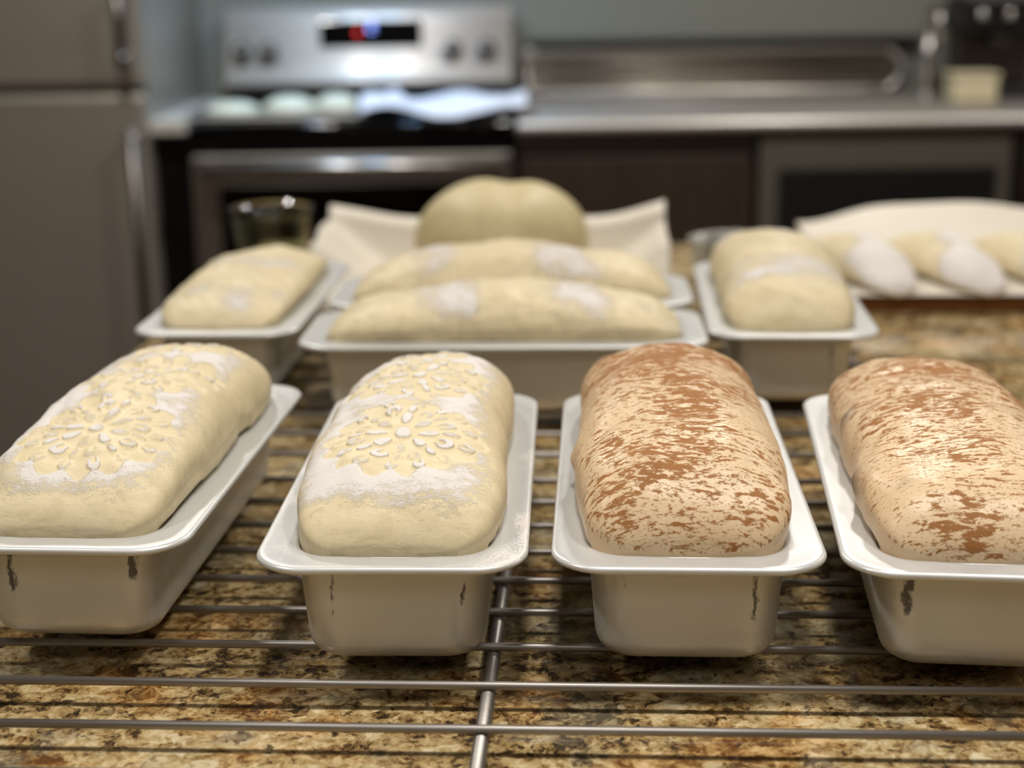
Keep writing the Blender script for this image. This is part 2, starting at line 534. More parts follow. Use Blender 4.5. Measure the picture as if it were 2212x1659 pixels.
def dough(name, origin, yaw, mat, label, a=0.0495, b=0.139, H=0.042, p=2.35, qh=2.4, zc=0.008, nt=160, ns=140,
          hb=0.048, lump=0.0015, seed=1, wave=None, patt=None, raisins=(), group=None, lim=0.0470, tilt=0.0, nend=6.5, base_z=RIM, clampy=0.1385, shift=0.0, lean=0.0, qf=None, wwave=None, pb=None, skew=0.0):
    """one proofed loaf: rings along the length; pan space, z=0 at the rim plane"""
    # ring parameters packed towards the ends
    s = np.linspace(-1, 1, nt)
    t = np.sin(s * math.pi / 2) * 0.55 + s * 0.45
    t = np.clip(t, -0.99999, 0.99999)
    ntop = int(ns * 0.72); nbot = ns - ntop
    phi = np.concatenate([np.linspace(0, math.pi, ntop, endpoint=False), np.linspace(math.pi, 2 * math.pi, nbot, endpoint=False)])
    T, P = np.meshgrid(t, phi, indexing='ij')
    Wd = a * (1 - np.abs(T) ** nend) ** (1 / nend)
    if wwave is not None: Wd = Wd * (1 + wwave(T))
    qq = np.where(T < 0, qf or qh, qh); rr_ = np.where(T < 0, (qf or qh) * (1.15 if qf else 0.92), qh * 0.92)
    Hh = H * (1 - np.abs(T) ** qq) ** (1 / rr_)
    if wave is not None:
        Hh = Hh * (1 + wave(T))
    Hbot = hb * (1 - np.abs(T) ** 8) ** (1 / 4)
    c, si = np.cos(P), np.sin(P)
    p = p + (pb - p) * np.clip(T * 0.5 + 0.5, 0, 1) if pb else p
    zc = zc * (1 - np.abs(T) ** 7) ** 0.6
    X = Wd * np.sign(c) * np.abs(c) ** (2 / p)
    Z = np.where(si >= 0, Hh, Hbot) * np.sign(si) * np.abs(si) ** (2 / p)
    Y = b * T
    Z = np.where(si >= 0, Z * (1 + skew * X / a * np.clip(T + 0.6, 0, 1)), Z)
    # surface coordinates: arc across, length along
    dX = np.diff(np.concatenate([X, X[:, :1]], 1), axis=1); dZ = np.diff(np.concatenate([Z, Z[:, :1]], 1), axis=1)
    arc = np.cumsum(np.hypot(dX, dZ), 1); arc = np.concatenate([np.zeros((nt, 1)), arc[:, :-1]], 1)
    mid = arc[:, ntop // 2][:, None]
    U = -(arc - mid)
    V = Y.copy()
    up = np.clip(si, 0, 1)
    endf = np.clip((1 - np.abs(T)) * 14, 0, 1)
    dl = endf * lump * fnoise(X * 1.0, Y, 55, 50, 18, seed) + lump * 0.35 * fnoise(X + Z, Y, 170, 150, 18, seed + 9)
    X = X + dl * c * 0.8
    Z = Z + zc + dl * up * np.clip((1 - np.abs(T)) * 8, 0, 1)
    X = X + lean * np.clip(Z, 0, 1)
    Z = Z + tilt * T * up
    attrs = {}
    if patt is not None:
        fl, disp, ex = patt(U, V, T, P, up)
        Z = Z + disp * up
        X = X + disp * c
        attrs['flour'] = fl.ravel()
        attrs.update({k: v.ravel() for k, v in ex.items()})
    ra = np.zeros_like(U)
    for (ru, rv, rr, rh, rd) in raisins:
        g = np.exp(-(((U - ru) / rr) ** 2 + ((V - rv) / (rr * 0.8)) ** 2))
        X = X + g * rh * c; Z = Z + g * rh * up
        ra = np.maximum(ra, g * rd)
    attrs['raisin'] = ra.ravel()
    top = ntop // 2
    prof = np.concatenate([[0], np.cumsum(np.hypot(np.diff(Y[:, top]), np.diff(Z[:, top])))]); prof -= prof[nt // 2]
    attrs['suv'] = np.stack([U, np.broadcast_to(prof[:, None], U.shape), T * 0], -1).reshape(-1, 3)
    # stay inside the tin below the rim
    if lim:
        taper = np.clip(-Z, 0, 1) * 0.075
        lx = lim - taper
        lx = np.where(Z > 0.0035, 9, lim + np.clip(Z, 0, 0.0035) * 1.3 - taper)
        X = np.clip(X, -lx, lx)
        ly = np.where(Z > 0.004, 9, clampy - taper)
        Y = np.clip(Y, -ly, ly)
        Z = np.maximum(Z, -0.052)
    Y = Y + shift
    verts = np.stack([X, Y, Z], -1).reshape(-1, 3)
    idx = np.arange(nt * ns).reshape(nt, ns)
    A, B = idx[:-1], idx[1:]
    q = np.stack([A, np.roll(A, -1, 1), np.roll(B, -1, 1), B], -1).reshape(-1, 4)
    faces = [tuple(r) for r in q.tolist()]
    faces.append(tuple(idx[0].tolist())); faces.append(tuple(idx[-1].tolist()))
    o = mesh_obj(name, verts.tolist(), faces, mat, None, True, attrs)
    o.location = (origin[0], origin[1], base_z)
    o.rotation_euler = (0, 0, yaw)
    if label:
        tag(o, label, 'bread dough', group)
    return o

def flour_dough_mat(name='floured_dough', c1=srgb(226, 209, 168), c2=srgb(236, 222, 187), soft=False):
    m = NT(name)
    co = m.obj()
    suv = m.attr('suv').outputs['Vector']
    fl = m.attr('flour').outputs['Fac']
    n1 = m.noise(co, 28, 4)
    bare = m.mix(n1, c1, c2)
    mo = m.noise(m.mapping(suv, (70, 110, 1), (1, 3, 0)), 1.0, 5, 0.65, 0.4)
    bare = m.mix(m.math('MULTIPLY', m.step(mo, 0.42, 0.66), 0.55), bare, tuple(x * 0.86 for x in c1))
    g = m.noise(m.mapping(suv, (620, 1000, 1)), 1.0, 4, 0.75)
    g2 = m.noise(m.mapping(suv, (130, 210, 1), (4, 2, 0)), 1.0, 4, 0.65)
    v = m.math('ADD', fl, m.math('ADD', m.math('MULTIPLY', m.math('SUBTRACT', g, 0.5), 1.1), m.math('MULTIPLY', m.math('SUBTRACT', g2, 0.5), 1.25)))
    f = m.math('MULTIPLY', m.step(v, 0.26, 0.66), 0.94)
    m.base(m.mix(f, bare, m.mix(g, srgb(228, 222, 218), srgb(244, 240, 236))))
    m.p(rough=m.math('MULTIPLY_ADD', f, 0.35, 0.5), spec=0.35, sss=0.0)
    h = m.math('ADD', m.math('MULTIPLY', f, 0.7), m.math('ADD', m.math('MULTIPLY', g, m.math('MULTIPLY_ADD', f, 0.6, 0.08)), m.math('MULTIPLY', n1, 0.6)))
    m.bump(m.math('MULTIPLY_ADD', mo, 0.9, h), 0.5, 0.0014)
    return m.m

def cinnamon_mat(name, seed):
    m = NT(name)
    co = m.obj()
    suv = m.attr('suv').outputs['Vector']
    den = m.attr('flour').outputs['Fac']
    ra = m.attr('raisin').outputs['Fac']
    n0 = m.noise(m.mapping(co, loc=(seed, 2, 0)), 26, 4)
    bare = m.mix(n0, srgb(222, 190, 148), srgb(236, 212, 176))
    # streaks follow the arc of the loaf
    s1 = m.noise(m.mapping(suv, (105, 235, 1), (seed, 1, 0), (0, 0, 0.12)), 1.0, 6, 0.70, 0.5)
    s2 = m.noise(m.mapping(suv, (150, 430, 1), (seed, 5, 0), (0, 0, 0.12)), 1.0, 4, 0.62, 0.3)
    s3 = m.noise(m.mapping(suv, (520, 700, 1), (seed, 9, 0)), 1.0, 3, 0.6)
    big = m.noise(m.mapping(suv, (22, 26, 1), (seed, 3, 0)), 1.0, 3, 0.55)
    v = m.math('ADD', m.math('MULTIPLY', s1, 0.95), m.math('MULTIPLY', s2, 0.50))
    v = m.math('ADD', v, m.math('MULTIPLY', big, 0.40))
    v = m.math('ADD', v, m.math('MULTIPLY', m.math('SUBTRACT', den, 0.5), 0.55))
    f = m.step(v, 0.905, 0.965)
    v2 = m.math('ADD', m.math('MULTIPLY', s3, 0.8), m.math('ADD', m.math('MULTIPLY', s2, 0.55), m.math('MULTIPLY', den, 0.20)))
    f2 = m.math('MULTIPLY', m.step(v2, 0.80, 0.89), 0.75)
    fac = m.math('MULTIPLY', m.math('MAXIMUM', f, f2), m.math('MULTIPLY_ADD', s3, 0.3, 0.85), clamp=True)
    cin = m.mix(m.noise(m.mapping(suv, (90, 140, 1)), 1.0, 3), srgb(134, 76, 12), srgb(166, 106, 36))
    c = m.mix(m.math('MULTIPLY', fac, 0.93), bare, cin)
    c = m.mix(m.math('MULTIPLY', ra, 0.8, clamp=True), c, m.mix(s2, srgb(84, 66, 54), srgb(140, 124, 110)))
    m.base(c)
    m.p(rough=m.math('MULTIPLY_ADD', fac, 0.35, 0.36), spec=0.45)
    h = m.math('ADD', m.math('MULTIPLY', s3, 0.35), m.math('ADD', m.math('MULTIPLY', n0, 0.8), m.math('MULTIPLY', fac, 0.25)))
    m.bump(h, 0.4, 0.0014)
    return m.m

m_flour = flour_dough_mat()

def stamped(centres, seed, sides=0.055, vfront=-0.127, vback=0.13, R=0.042, petal=1.0):
    def f(U, V, T, P, up):
        w = (0.0012 * fnoise(U, V, 70, 70, 10, seed), 0.0012 * fnoise(U, V, 70, 70, 10, seed + 3))
        n = fnoise(U, V, 60, 60, 16, seed + 5)
        n2 = fnoise(U, V, 170, 170, 16, seed + 6)
        band = (1 - sm(np.abs(U + 0.006) + 0.006 * n, sides - 0.022, sides + 0.012)) * sm(V + 0.005 * n, vfront - 0.008, vfront + 0.022) * (1 - sm(V + 0.006 * n, vback - 0.02, vback))
        fl = band * np.clip(0.74 + 0.20 * n + 0.16 * n2, 0, 1.0)
        disp = np.zeros_like(U)
        for (cu, cv, rot) in centres:
            bare, pet = rosette(U, V, cu, cv, R, rot, w)
            keep = np.clip(petal * (0.92 + 0.22 * n2), 0, 1)
            fl = fl * (1 - bare) + bare * np.clip(pet * keep * 1.0, 0, 1) * np.clip(1.2 - np.abs(U) / 0.07, 0.0, 1)
            disp += -0.0009 * bare + 0.0014 * pet * bare
        return np.where(up > 0.02, fl, 0), disp, {}
    return f

def bands(centres, seed, wd=0.026, axis='v'):
    def f(U, V, T, P, up):
        n = fnoise(U, V, 60, 60, 16, seed)
        n2 = fnoise(U, V, 90, 90, 16, seed + 2)
        fl = np.zeros_like(U)
        for c, a_ in centres:
            fl = np.maximum(fl, a_ * (0.62 + 0.22 * n2) * np.exp(-(((V + 0.010 * n - c + 0.10 * U * math.sin(9 * c + seed)) / wd) ** 2)))
        fl = fl * (1 - sm(np.abs(U), 0.045, 0.065)) + 0.12 * n
        return np.where(up > 0.02, fl, 0), np.zeros_like(U), {}
    return f

def side_flour(seed):
    def f(U, V, T, P, up):
        n = fnoise(U, V, 45, 45, 16, seed)
        fl = sm(U + 0.5 * (0.02 - V) + 0.008 * n, -0.02, 0.03) * 0.9
        return np.where(up > 0.02, fl, 0), np.zeros_like(U), {}
    return f

def cinn(seed, f0):
    def f(U, V, T, P, up):
        n = fnoise(U, V, 45, 45, 14, seed)
        d = 0.40 + f0 * sm(V, -0.135, 0.10) + 0.08 * n + 0.10 * np.exp(-(U / 0.02) ** 2)
        d = d - 0.22 * sm(np.abs(U), 0.040, 0.075)
        return np.where(up > 0.02, d, 0), np.zeros_like(U), {}
    return f

# front row pans: (front mid x, y), yaw
P1 = ((-0.2322, 0.7162), -0.0774)
P2 = ((-0.0610, 0.6834), -0.0375)
P3 = ((0.0833, 0.6778), -0.0591)
P4 = ((0.2213, 0.6641), -0.1176)
pm1 = pan_material('pan_metal_scuffed', [(-0.0275, 0.022, 0.056, 0.0044, 1.15), (0.0355, 0.030, 0.058, 0.0050, 1.35)], flour=0.9, seed=1)
pm2 = pan_material('pan_metal_light_wear', [(-0.030, 0.020, 0.058, 0.0030, 0.85), (0.0345, 0.026, 0.048, 0.0024, 1.15)], flour=0.7, seed=5)
pm3 = pan_material('pan_metal_pencil_marks', [(-0.032, 0.034, 0.058, 0.0030, 0.85), (0.0325, 0.018, 0.057, 0.0032, 1.1)], cinnamon=0.4, seed=9)
pm4 = pan_material('pan_metal_long_scuff', [(-0.0345, 0.024, 0.056, 0.0054, 1.35)], cinnamon=0.9, seed=14)
_, c1 = make_pan(*P1, pm1, 'aluminium loaf pan at far left of front row with two dark scuffs')
_, c2 = make_pan(*P2, pm2, 'aluminium loaf pan in front row holding the clearest flower stamped dough')
_, c3 = make_pan(*P3, pm3, 'aluminium loaf pan in front row under the whole cinnamon dusted loaf')
_, c4 = make_pan(*P4, pm4, 'aluminium loaf pan cut off by the right edge of the photo, one long dark scuff')

dough('dough_loaf', c1, P1[1], m_flour, 'white floured dough loaf at far left of front row, faint flower stamps', a=0.0545, H=0.0355, zc=0.013, p=2.6, pb=2.0, skew=0.10, qf=1.75, qh=2.6, wwave=lambda T: -0.05 * np.exp(-((T - 0.22) / 0.07) ** 2), nt=420, ns=400, seed=11,
      wave=lambda T: 0.03 * np.cos(T * 9 + 0.6) + 0.10 * T - 0.10 * np.exp(-((T - 0.22) / 0.09) ** 2), patt=stamped([(0.002, -0.076, 0.2), (0.004, 0.010, 0.9), (0.004, 0.100, 0.4)], 21, petal=0.8), group='floured dough loaves')
dough('dough_loaf', c2, P2[1], m_flour, 'white floured dough loaf with crisp stamped flower, between two front pans', a=0.0530, H=0.0345, zc=0.013, p=2.6, pb=1.9, skew=0.16, qf=1.75, qh=2.6, wwave=lambda T: -0.035 * np.exp(-((T + 0.02) / 0.10) ** 2), nt=460, ns=420, seed=12,
      wave=lambda T: 0.08 * T + 0.02 * np.cos(T * 8), patt=stamped([(0.0, -0.068, 0.1), (0.0, 0.024, 0.5), (0.0, 0.112, 0.2)], 31), group='floured dough loaves')
dough('cinnamon_dough_loaf', c3, P3[1], cinnamon_mat('cinnamon_dough', 2.0), 'tan dough loaf dusted with cinnamon, shown whole in the front row', a=0.0545, H=0.0375, zc=0.014, p=2.6, pb=2.05, nt=300, ns=260, seed=13, qh=2.9, qf=2.2,
      wave=lambda T: 0.03 * np.cos(T * 9) + 0.07 * T, patt=cinn(5, 0.13), raisins=[(-0.045, 0.098, 0.007, 0.002, 1.1), (-0.072, -0.040, 0.006, 0.003, 0.2), (0.02, -0.115, 0.008, 0.002, 0.0), (-0.02, -0.112, 0.009, 0.0018, 0.0), (0.048, -0.118, 0.008, 0.0025, 0.0)],
      group='cinnamon dough loaves')
dough('cinnamon_dough_loaf', c4, P4[1], cinnamon_mat('cinnamon_dough_raisin', 7.0), 'tan cinnamon dusted dough loaf with grey raisins, cut off at right edge of photo', a=0.0540, H=0.0305, zc=0.014, p=2.5, pb=2.05, nt=300, ns=260, seed=17, qh=2.7, qf=2.1,
      wave=lambda T: 0.03 * np.cos(T * 8 + 1) + 0.05 * T, patt=cinn(9, 0.15), raisins=[(-0.056, 0.005, 0.008, 0.0025, 1.0), (-0.064, -0.075, 0.009, 0.003, 1.1), (0.0, -0.02, 0.01, 0.002, 0.05), (0.02, 0.10, 0.008, 0.002, 0.6), (0.03, 0.02, 0.012, 0.0035, 0.2), (-0.035, -0.11, 0.006, 0.002, 0.3)],
      group='cinnamon dough loaves')

# back row pans
pmb = pan_material('pan_metal_clean', [], flour=0.3, seed=22)
pmr = pan_material('pan_metal_two_marks', [(-0.034, 0.03, 0.05, 0.004, 0.8), (0.030, 0.02, 0.052, 0.004, 0.9)], flour=0.3, seed=27)
P5 = ((-0.2385, 1.187), -0.052)
PR = ((0.2195, 1.152), -0.076)
_, c5 = make_pan(*P5, pmb, 'aluminium loaf pan at back left beside the dark oven')
_, cR = make_pan(*PR, pmr, 'aluminium loaf pan at back right in front of the baguette board')
# two pans turned sideways
def side_pan(mid, yaw, label):
    fx, fy = mid
    cx = fx - math.sin(yaw) * PW / 2
    cy = fy + math.cos(yaw) * PW / 2
    rt, _ = make_pan((0, 0), 0, pmb, label)
    rt.location = (cx, cy, RIM - PH)
    rt.rotation_euler = (0, 0, yaw + math.pi / 2)
    return (cx, cy), yaw + math.pi / 2
c6, y6 = side_pan((-0.0080, 1.1305), math.radians(-2.5), 'aluminium loaf pan lying sideways, front one of the centre pair')
c7, y7 = side_pan((-0.0010, 1.2810), math.radians(-2.0), 'aluminium loaf pan lying sideways, rear one of the centre pair')
G = 'floured dough loaves'
dough('dough_loaf', c5, P5[1], m_flour, 'floured dough loaf in back left pan, beside the dark oven', a=0.052, H=0.021, nt=110, ns=100, seed=41, qf=1.7, patt=bands([(-0.10, 0.85), (0.01, 0.8), (0.1, 0.8)], 3), group=G)
dough('dough_loaf', cR, PR[1], m_flour, 'floured dough loaf in back right pan, beside the baguettes', a=0.053, H=0.042, nt=110, ns=100, seed=42, qf=1.9, patt=bands([(-0.075, 0.75), (0.07, 0.9), (0.12, 0.7)], 4), group=G)
dough('dough_loaf', c6, y6, m_flour, 'sideways floured dough loaf in the front centre back-row pan', a=0.051, H=0.029, nt=110, ns=100, seed=43, qh=1.7, wave=lambda T: 0.03 * np.cos(T * 7), patt=bands([(-0.055, 0.9), (0.045, 0.9), (-0.12, 0.5)], 5, 0.026), group=G)
dough('dough_loaf', c7, y7, m_flour, 'sideways floured dough loaf directly before the round dough ball', a=0.051, H=0.034, nt=110, ns=100, seed=44, qh=1.8, wave=lambda T: 0.03 * np.cos(T * 7) + 0.02 * T, patt=bands([(-0.04, 0.9), (0.06, 0.8)], 6, 0.026), group=G)

# ------------------------------------------------------------------ round dough on parchment
m_parch = plain('parchment', srgb(214, 206, 190), 0.6, 0, 60, 0.03)
m_board = wood('board_wood', srgb(92, 52, 16), srgb(140, 84, 30), 0.4, (1, 12, 12))
m_steelbowl = plain('bowl_steel', srgb(176, 174, 166), 0.4, 0.5)

def sheet(name, fn, nu, nv, mat, thick=0.0008):
    V, Fc = [], []
    for s_ in (0, 1):
        for i in range(nu + 1):
            for j in range(nv + 1):
                p = Vector(fn(i / nu, j / nv)); p.z += thick * (s_ == 0)
                V.append(p)
    N = (nu + 1) * (nv + 1)
    I = lambda i, j, s_: s_ * N + i * (nv + 1) + j
    for i in range(nu):
        for j in range(nv):
            Fc.append((I(i, j, 0), I(i + 1, j, 0), I(i + 1, j + 1, 0), I(i, j + 1, 0)))
            Fc.append((I(i, j, 1), I(i, j + 1, 1), I(i + 1, j + 1, 1), I(i + 1, j, 1)))
    for i in range(nu):
        for j in (0, nv):
            Fc.append((I(i, j, 0), I(i + 1, j, 0), I(i + 1, j, 1), I(i, j, 1)))
    for j in range(nv):
        for i in (0, nu):
            Fc.append((I(i, j, 0), I(i, j + 1, 0), I(i, j + 1, 1), I(i, j, 1)))
    return mesh_obj(name, V, Fc, mat)

BX, BY = -0.0095, 1.70
def pf(u, v):
    x = (u - 0.5) * 0.405; y = (v - 0.5) * 0.30
    d = max(abs(x) - 0.10, 0) / 0.10; e = max(abs(y) - 0.085, 0) / 0.065
    z = CT + 0.0006 + max((0.05 if y > 0 else 0.018) * min(1, d) ** 1.4, (0.066 if y > 0 else 0.012) * min(1, e) ** 1.3)
    z += 0.012 * (min(1, d) * min(1, e)) ** 2 * (y > 0)
    z += 0.004 * math.sin(x * 31 + 1) * max(d, e)
    if x < -0.10 and y > 0.05: z += 0.010 * ((-x - 0.10) / 0.1) * math.sin((y - 0.05) * 31 + 0.4)
    c, s_ = math.cos(YAW), math.sin(YAW)
    return (BX - 0.015 + x * c - y * s_, BY + x * s_ + y * c, z)
tag(sheet('parchment_paper', pf, 40, 30, m_parch), 'white parchment sheet with curled corners under the round dough ball', 'baking parchment')
m_ball = flour_dough_mat('plain_dough', srgb(212, 196, 150), srgb(222, 206, 162))
def ball(name, x, y, z0, r, h, label):
    nt_, ns_ = 90, 96
    V = []; U_ = []; fl = []
    for i in range(nt_ + 1):
        th = math.pi * i / nt_
        for k in range(ns_):
            ph = 2 * math.pi * k / ns_
            ct, st = math.cos(th), math.sin(th)
            rr = r * st ** 0.92
            zz = h * (0.46 + 0.54 * ct) if ct > 0 else h * (0.46 + 0.46 * math.copysign(abs(ct) ** 0.75, ct))
            dd = 1 + 0.015 * math.sin(3 * ph + 1) * st + 0.012 * math.sin(5 * ph + th * 3)
            V.append((rr * dd * math.cos(ph), rr * dd * math.sin(ph), zz - 0.006 * math.exp(-((rr * math.cos(ph) - 0.01) / 0.02) ** 2) * max(0, ct) ** 2))
            U_.append((rr * math.cos(ph), rr * math.sin(ph), 0)); fl.append(0.05)
    Fc = []
    for i in range(nt_):
        for k in range(ns_):
            Fc.append((i * ns_ + k, (i + 1) * ns_ + k, (i + 1) * ns_ + (k + 1) % ns_, i * ns_ + (k + 1) % ns_))
    o = mesh_obj(name, V, Fc, m_ball, None, True, {'suv': np.array(U_), 'flour': np.array(fl)})
    o.location = (x, y, z0)
    return tag(o, label, 'bread dough')
ball('dough_ball', BX, BY, CT + 0.0016, 0.0975, 0.128, 'large round plain dough ball resting on parchment behind the pans')

# ------------------------------------------------------------------ glass bowl and steel bowl
mg = NT('bowl_glass')
mg.base(srgb(214, 222, 204)); mg.p(trans=1.0, rough=0.08, ior=1.45)
b = lathe('glass_bowl', [(0.0, 0.0), (0.03, 0.0), (0.036, 0.004), (0.043, 0.04), (0.047, 0.074), (0.050, 0.079), (0.0505, 0.082), (0.048, 0.083), (0.044, 0.074), (0.040, 0.04), (0.033, 0.008), (0.0, 0.006)], mg.m, None, 48)
b.location = (-0.285, 1.83, CT)
tag(b, 'clear glass bowl standing left of the parchment before the oven door', 'bowl')
b = lathe('steel_bowl', [(0.0, 0.0), (0.02, 0.0), (0.032, 0.01), (0.044, 0.045), (0.047, 0.066), (0.050, 0.068), (0.050, 0.0695), (0.046, 0.069), (0.042, 0.045), (0.030, 0.012), (0.0, 0.002)], m_steelbowl, None, 48)
b.location = (0.2420, 1.640, CT)
tag(b, 'grey steel bowl half hidden behind the back right loaf', 'bowl')

# ------------------------------------------------------------------ baguettes on parchment and board
bd = box('wooden_board', (-0.05, -0.215, 0.0), (0.62, 0.215, 0.019), m_board, None, 0.004)
bd.location = (0.410, 1.785, CT); bd.rotation_euler = (0, 0, YAW)
tag(bd, 'brown wooden board at right carrying the baguettes on parchment', 'board')
def bf(u, v):
    x = -0.045 + 0.66 * u; y = -0.222 + 0.445 * v
    z = CT + 0.0195
    z += 0.004 * max(0, -y - 0.205) * -40 * 0.1
    e = max(0, (y - 0.13) / 0.09)
    z += (0.017 + 0.015 * math.exp(-((x - 0.135) / 0.13) ** 2) - 0.012 * math.exp(-((x + 0.03) / 0.06) ** 2)) * min(1, e) ** 1.3
    z += 0.0015 * math.sin(x * 40) * min(1, e)
    c, s_ = math.cos(YAW), math.sin(YAW)
    return (0.410 + x * c - y * s_, 1.785 + x * s_ + y * c, z)
tag(sheet('parchment_paper', bf, 60, 40, m_parch), 'long white parchment sheet raised at back on the wooden board', 'baking parchment')
def bag(x, y, yaw, seed, label):
    r = dough('baguette_dough', (x, y), yaw, m_flour, label, a=0.041, b=0.130, H=0.034, nt=90, ns=80, hb=0.008, zc=0.008, p=2.0, qh=1.6, nend=2.4,
              seed=seed, lim=0, base_z=CT + 0.0205, patt=side_flour(seed), group='baguette doughs on parchment')
    r['category'] = 'bread dough'
    return r
bag(0.388, 1.69, 0.12, 51, 'floured baguette dough on the board, leftmost, next to back right pan')
bag(0.481, 1.685, 0.12, 52, 'floured baguette dough on the board, middle one of three')
bag(0.574, 1.68, 0.12, 53, 'floured baguette dough on the board, cut off by the right edge of the photo')

# ------------------------------------------------------------------ far kitchen
m_ss = brushed('stainless', srgb(190, 186, 180), 0.34)
m_panel = brushed('panel_steel', srgb(240, 232, 222), 0.42, 'x', 0.45)
m_ssd = brushed('stainless_dark', srgb(110, 104, 98), 0.34)
m_fr = brushed('fridge_steel', srgb(182, 176, 164), 0.42, 'x', 0.7)
m_black = plain('black_enamel', srgb(12, 12, 13), 0.25)
m_glassblk = plain('black_glass', srgb(6, 6, 7), 0.08)
m_chrome = plain('chrome', srgb(210, 208, 204), 0.15, 1.0)
m_cab = wood('cabinet_wood', srgb(44, 34, 26), srgb(60, 46, 34), 0.45, (8, 8, 1))
m_stone = plain('stone_top', srgb(196, 194, 186), 0.3, 0, 80, 0.1)
m_rubber = plain('dark_plastic', srgb(22, 20, 20), 0.4)

def splash_steel():
    m = NT('splash_steel')
    n = m.noise(m.mapping(m.obj(), (2, 300, 300)), 1.0, 3)
    m.base(m.mix(n, srgb(128, 122, 114), srgb(146, 140, 132)))
    m.p(metal=1.0, rough=0.17, aniso=0.98)
    m.bump(m.noise(m.mapping(m.obj(), (1, 1, 60)), 1.0, 1), 1.0, 0.006)
    tg = m.new('ShaderNodeCombineXYZ'); tg.inputs[2].default_value = 1.0
    m.link(tg.outputs[0], m.b.inputs['Tangent'])
    return m.m
m_splash = splash_steel()
# fridge
fr = empty('refrigerator', (-1.30, 3.93, 0)); tag(fr, 'grey steel refrigerator at far left of the kitchen', 'refrigerator')
fx0, fx1 = -0.46, 0.466
box('cabinet_shell', (fx0, -0.30, 0.06), (fx1, 0.34, 1.80), m_fr, fr, 0.006)
d1 = box('freezer_door', (fx0, -0.345, 0.08), (fx1, -0.303, 1.008), m_fr, fr, 0.012)
d2 = box('fridge_door', (fx0, -0.345, 1.024), (fx1, -0.303, 1.80), m_fr, fr, 0.012)
def handle(par, z0, z1, x):
    tube('handle', [(x, -0.385, z0), (x, -0.385, z1)], 0.011, m_ssd, par)
    for z in (z0 + 0.02, z1 - 0.02):
        tube('handle_mount', [(x, -0.392, z), (x, -0.343, z)], 0.014, m_chrome, par)
handle(d1, 0.20, 0.93, 0.437)
handle(d2, 1.07, 1.25, 0.428)
box('toe_kick', (fx0 + 0.02, -0.29, 0.0), (fx1 - 0.02, 0.3, 0.07), m_black, fr)
# filler beside the fridge
fc = empty('filler_cabinet', (-0.791, 3.93, 0)); tag(fc, 'narrow dark cabinet with pale stone top between refrigerator and stove', 'cabinet')
box('cabinet_body', (-0.042, -0.29, 0.0), (0.042, 0.34, 0.91), m_black, fc)
box('stone_top', (-0.043, -0.33, 0.912), (0.043, 0.34, 0.945), m_stone, fc, 0.004)

# stove
st = empty('stove', (-0.3675, 3.93, 0)); tag(st, 'black and steel kitchen range with lit control panel and oven door', 'stove')
hw = 0.378
box('range_body', (-hw, -0.29, 0.06), (hw, 0.33, 0.915), m_black, st)
box('cooktop', (-hw, -0.325, 0.915), (hw, 0.20, 0.935), m_glassblk, st, 0.009, True)
box('front_fascia', (-hw, -0.325, 0.868), (hw, -0.292, 0.913), m_glassblk, st, 0.003)
od = box('oven_door', (-hw + 0.004, -0.330, 0.24), (hw - 0.004, -0.292, 0.862), m_ss, st, 0.006)
box('oven_window', (-hw + 0.066, -0.334, 0.32), (hw - 0.066, -0.329, 0.792), m_glassblk, od, 0.002)
tube('handle', [(-hw + 0.03, -0.375, 0.835), (hw - 0.03, -0.375, 0.835)], 0.016, m_ss, od, 16)
for x in (-hw + 0.05, hw - 0.05):
    box('handle_mount', (x - 0.012, -0.372, 0.823), (x + 0.012, -0.328, 0.847), m_ss, od, 0.003)
box('storage_drawer', (-hw + 0.004, -0.330, 0.07), (hw - 0.004, -0.292, 0.232), m_ss, st, 0.006)
bg = box('backguard', (-hw, 0.20, 0.915), (hw, 0.33, 0.983), m_glassblk, st, 0.003)
def control_panel():
    # convex steel section: rounded lower ledge, sloped face, rounded top
    P_ = [(0.33, 0.984), (0.190, 0.984)]
    for k in range(7):
        an = math.radians(75 * k / 6)
        P_.append((0.190 + 0.024 * (1 - math.cos(an)), 0.992 + 0.022 * math.sin(an)))
    P_ += [(0.210, 1.018)]
    P_ += [(0.210 + (z - 1.008) * 0.28, z) for z in (1.03, 1.06, 1.09, 1.12, 1.15)]
    y0, z0 = P_[-1]
    for k in range(1, 9):
        an = math.radians(15.6 + 74.4 * k / 8)
        P_.append((y0 + 0.045 * (math.cos(math.radians(15.6)) - math.cos(an)), z0 + 0.045 * (math.sin(an) - math.sin(math.radians(15.6)))))
    P_ += [(0.33, P_[-1][1])]
    n = len(P_)
    V = [(-hw, y, z) for y, z in P_] + [(hw, y, z) for y, z in P_]
    Fc = [tuple(range(n)), tuple(range(2 * n - 1, n - 1, -1))] + [(k, (k + 1) % n, n + (k + 1) % n, n + k) for k in range(n)]
    o = mesh_obj('control_panel', V, Fc, m_panel, st)
    return o
cp = control_panel()
def on_panel(z): return 0.210 + (z - 1.008) * 0.28
box('display', (-0.128, on_panel(1.115) - 0.012, 1.078), (0.142, on_panel(1.115) + 0.02, 1.150), m_glassblk, cp, 0.003)
def emis(name, c, s_):
    m = NT(name); m.base((0.01, 0.01, 0.01)); m.b.inputs['Emission Color'].default_value = (*c, 1); m.b.inputs['Emission Strength'].default_value = s_
    return m.m
yy = on_panel(1.115) - 0.0128
bm = bmesh.new()
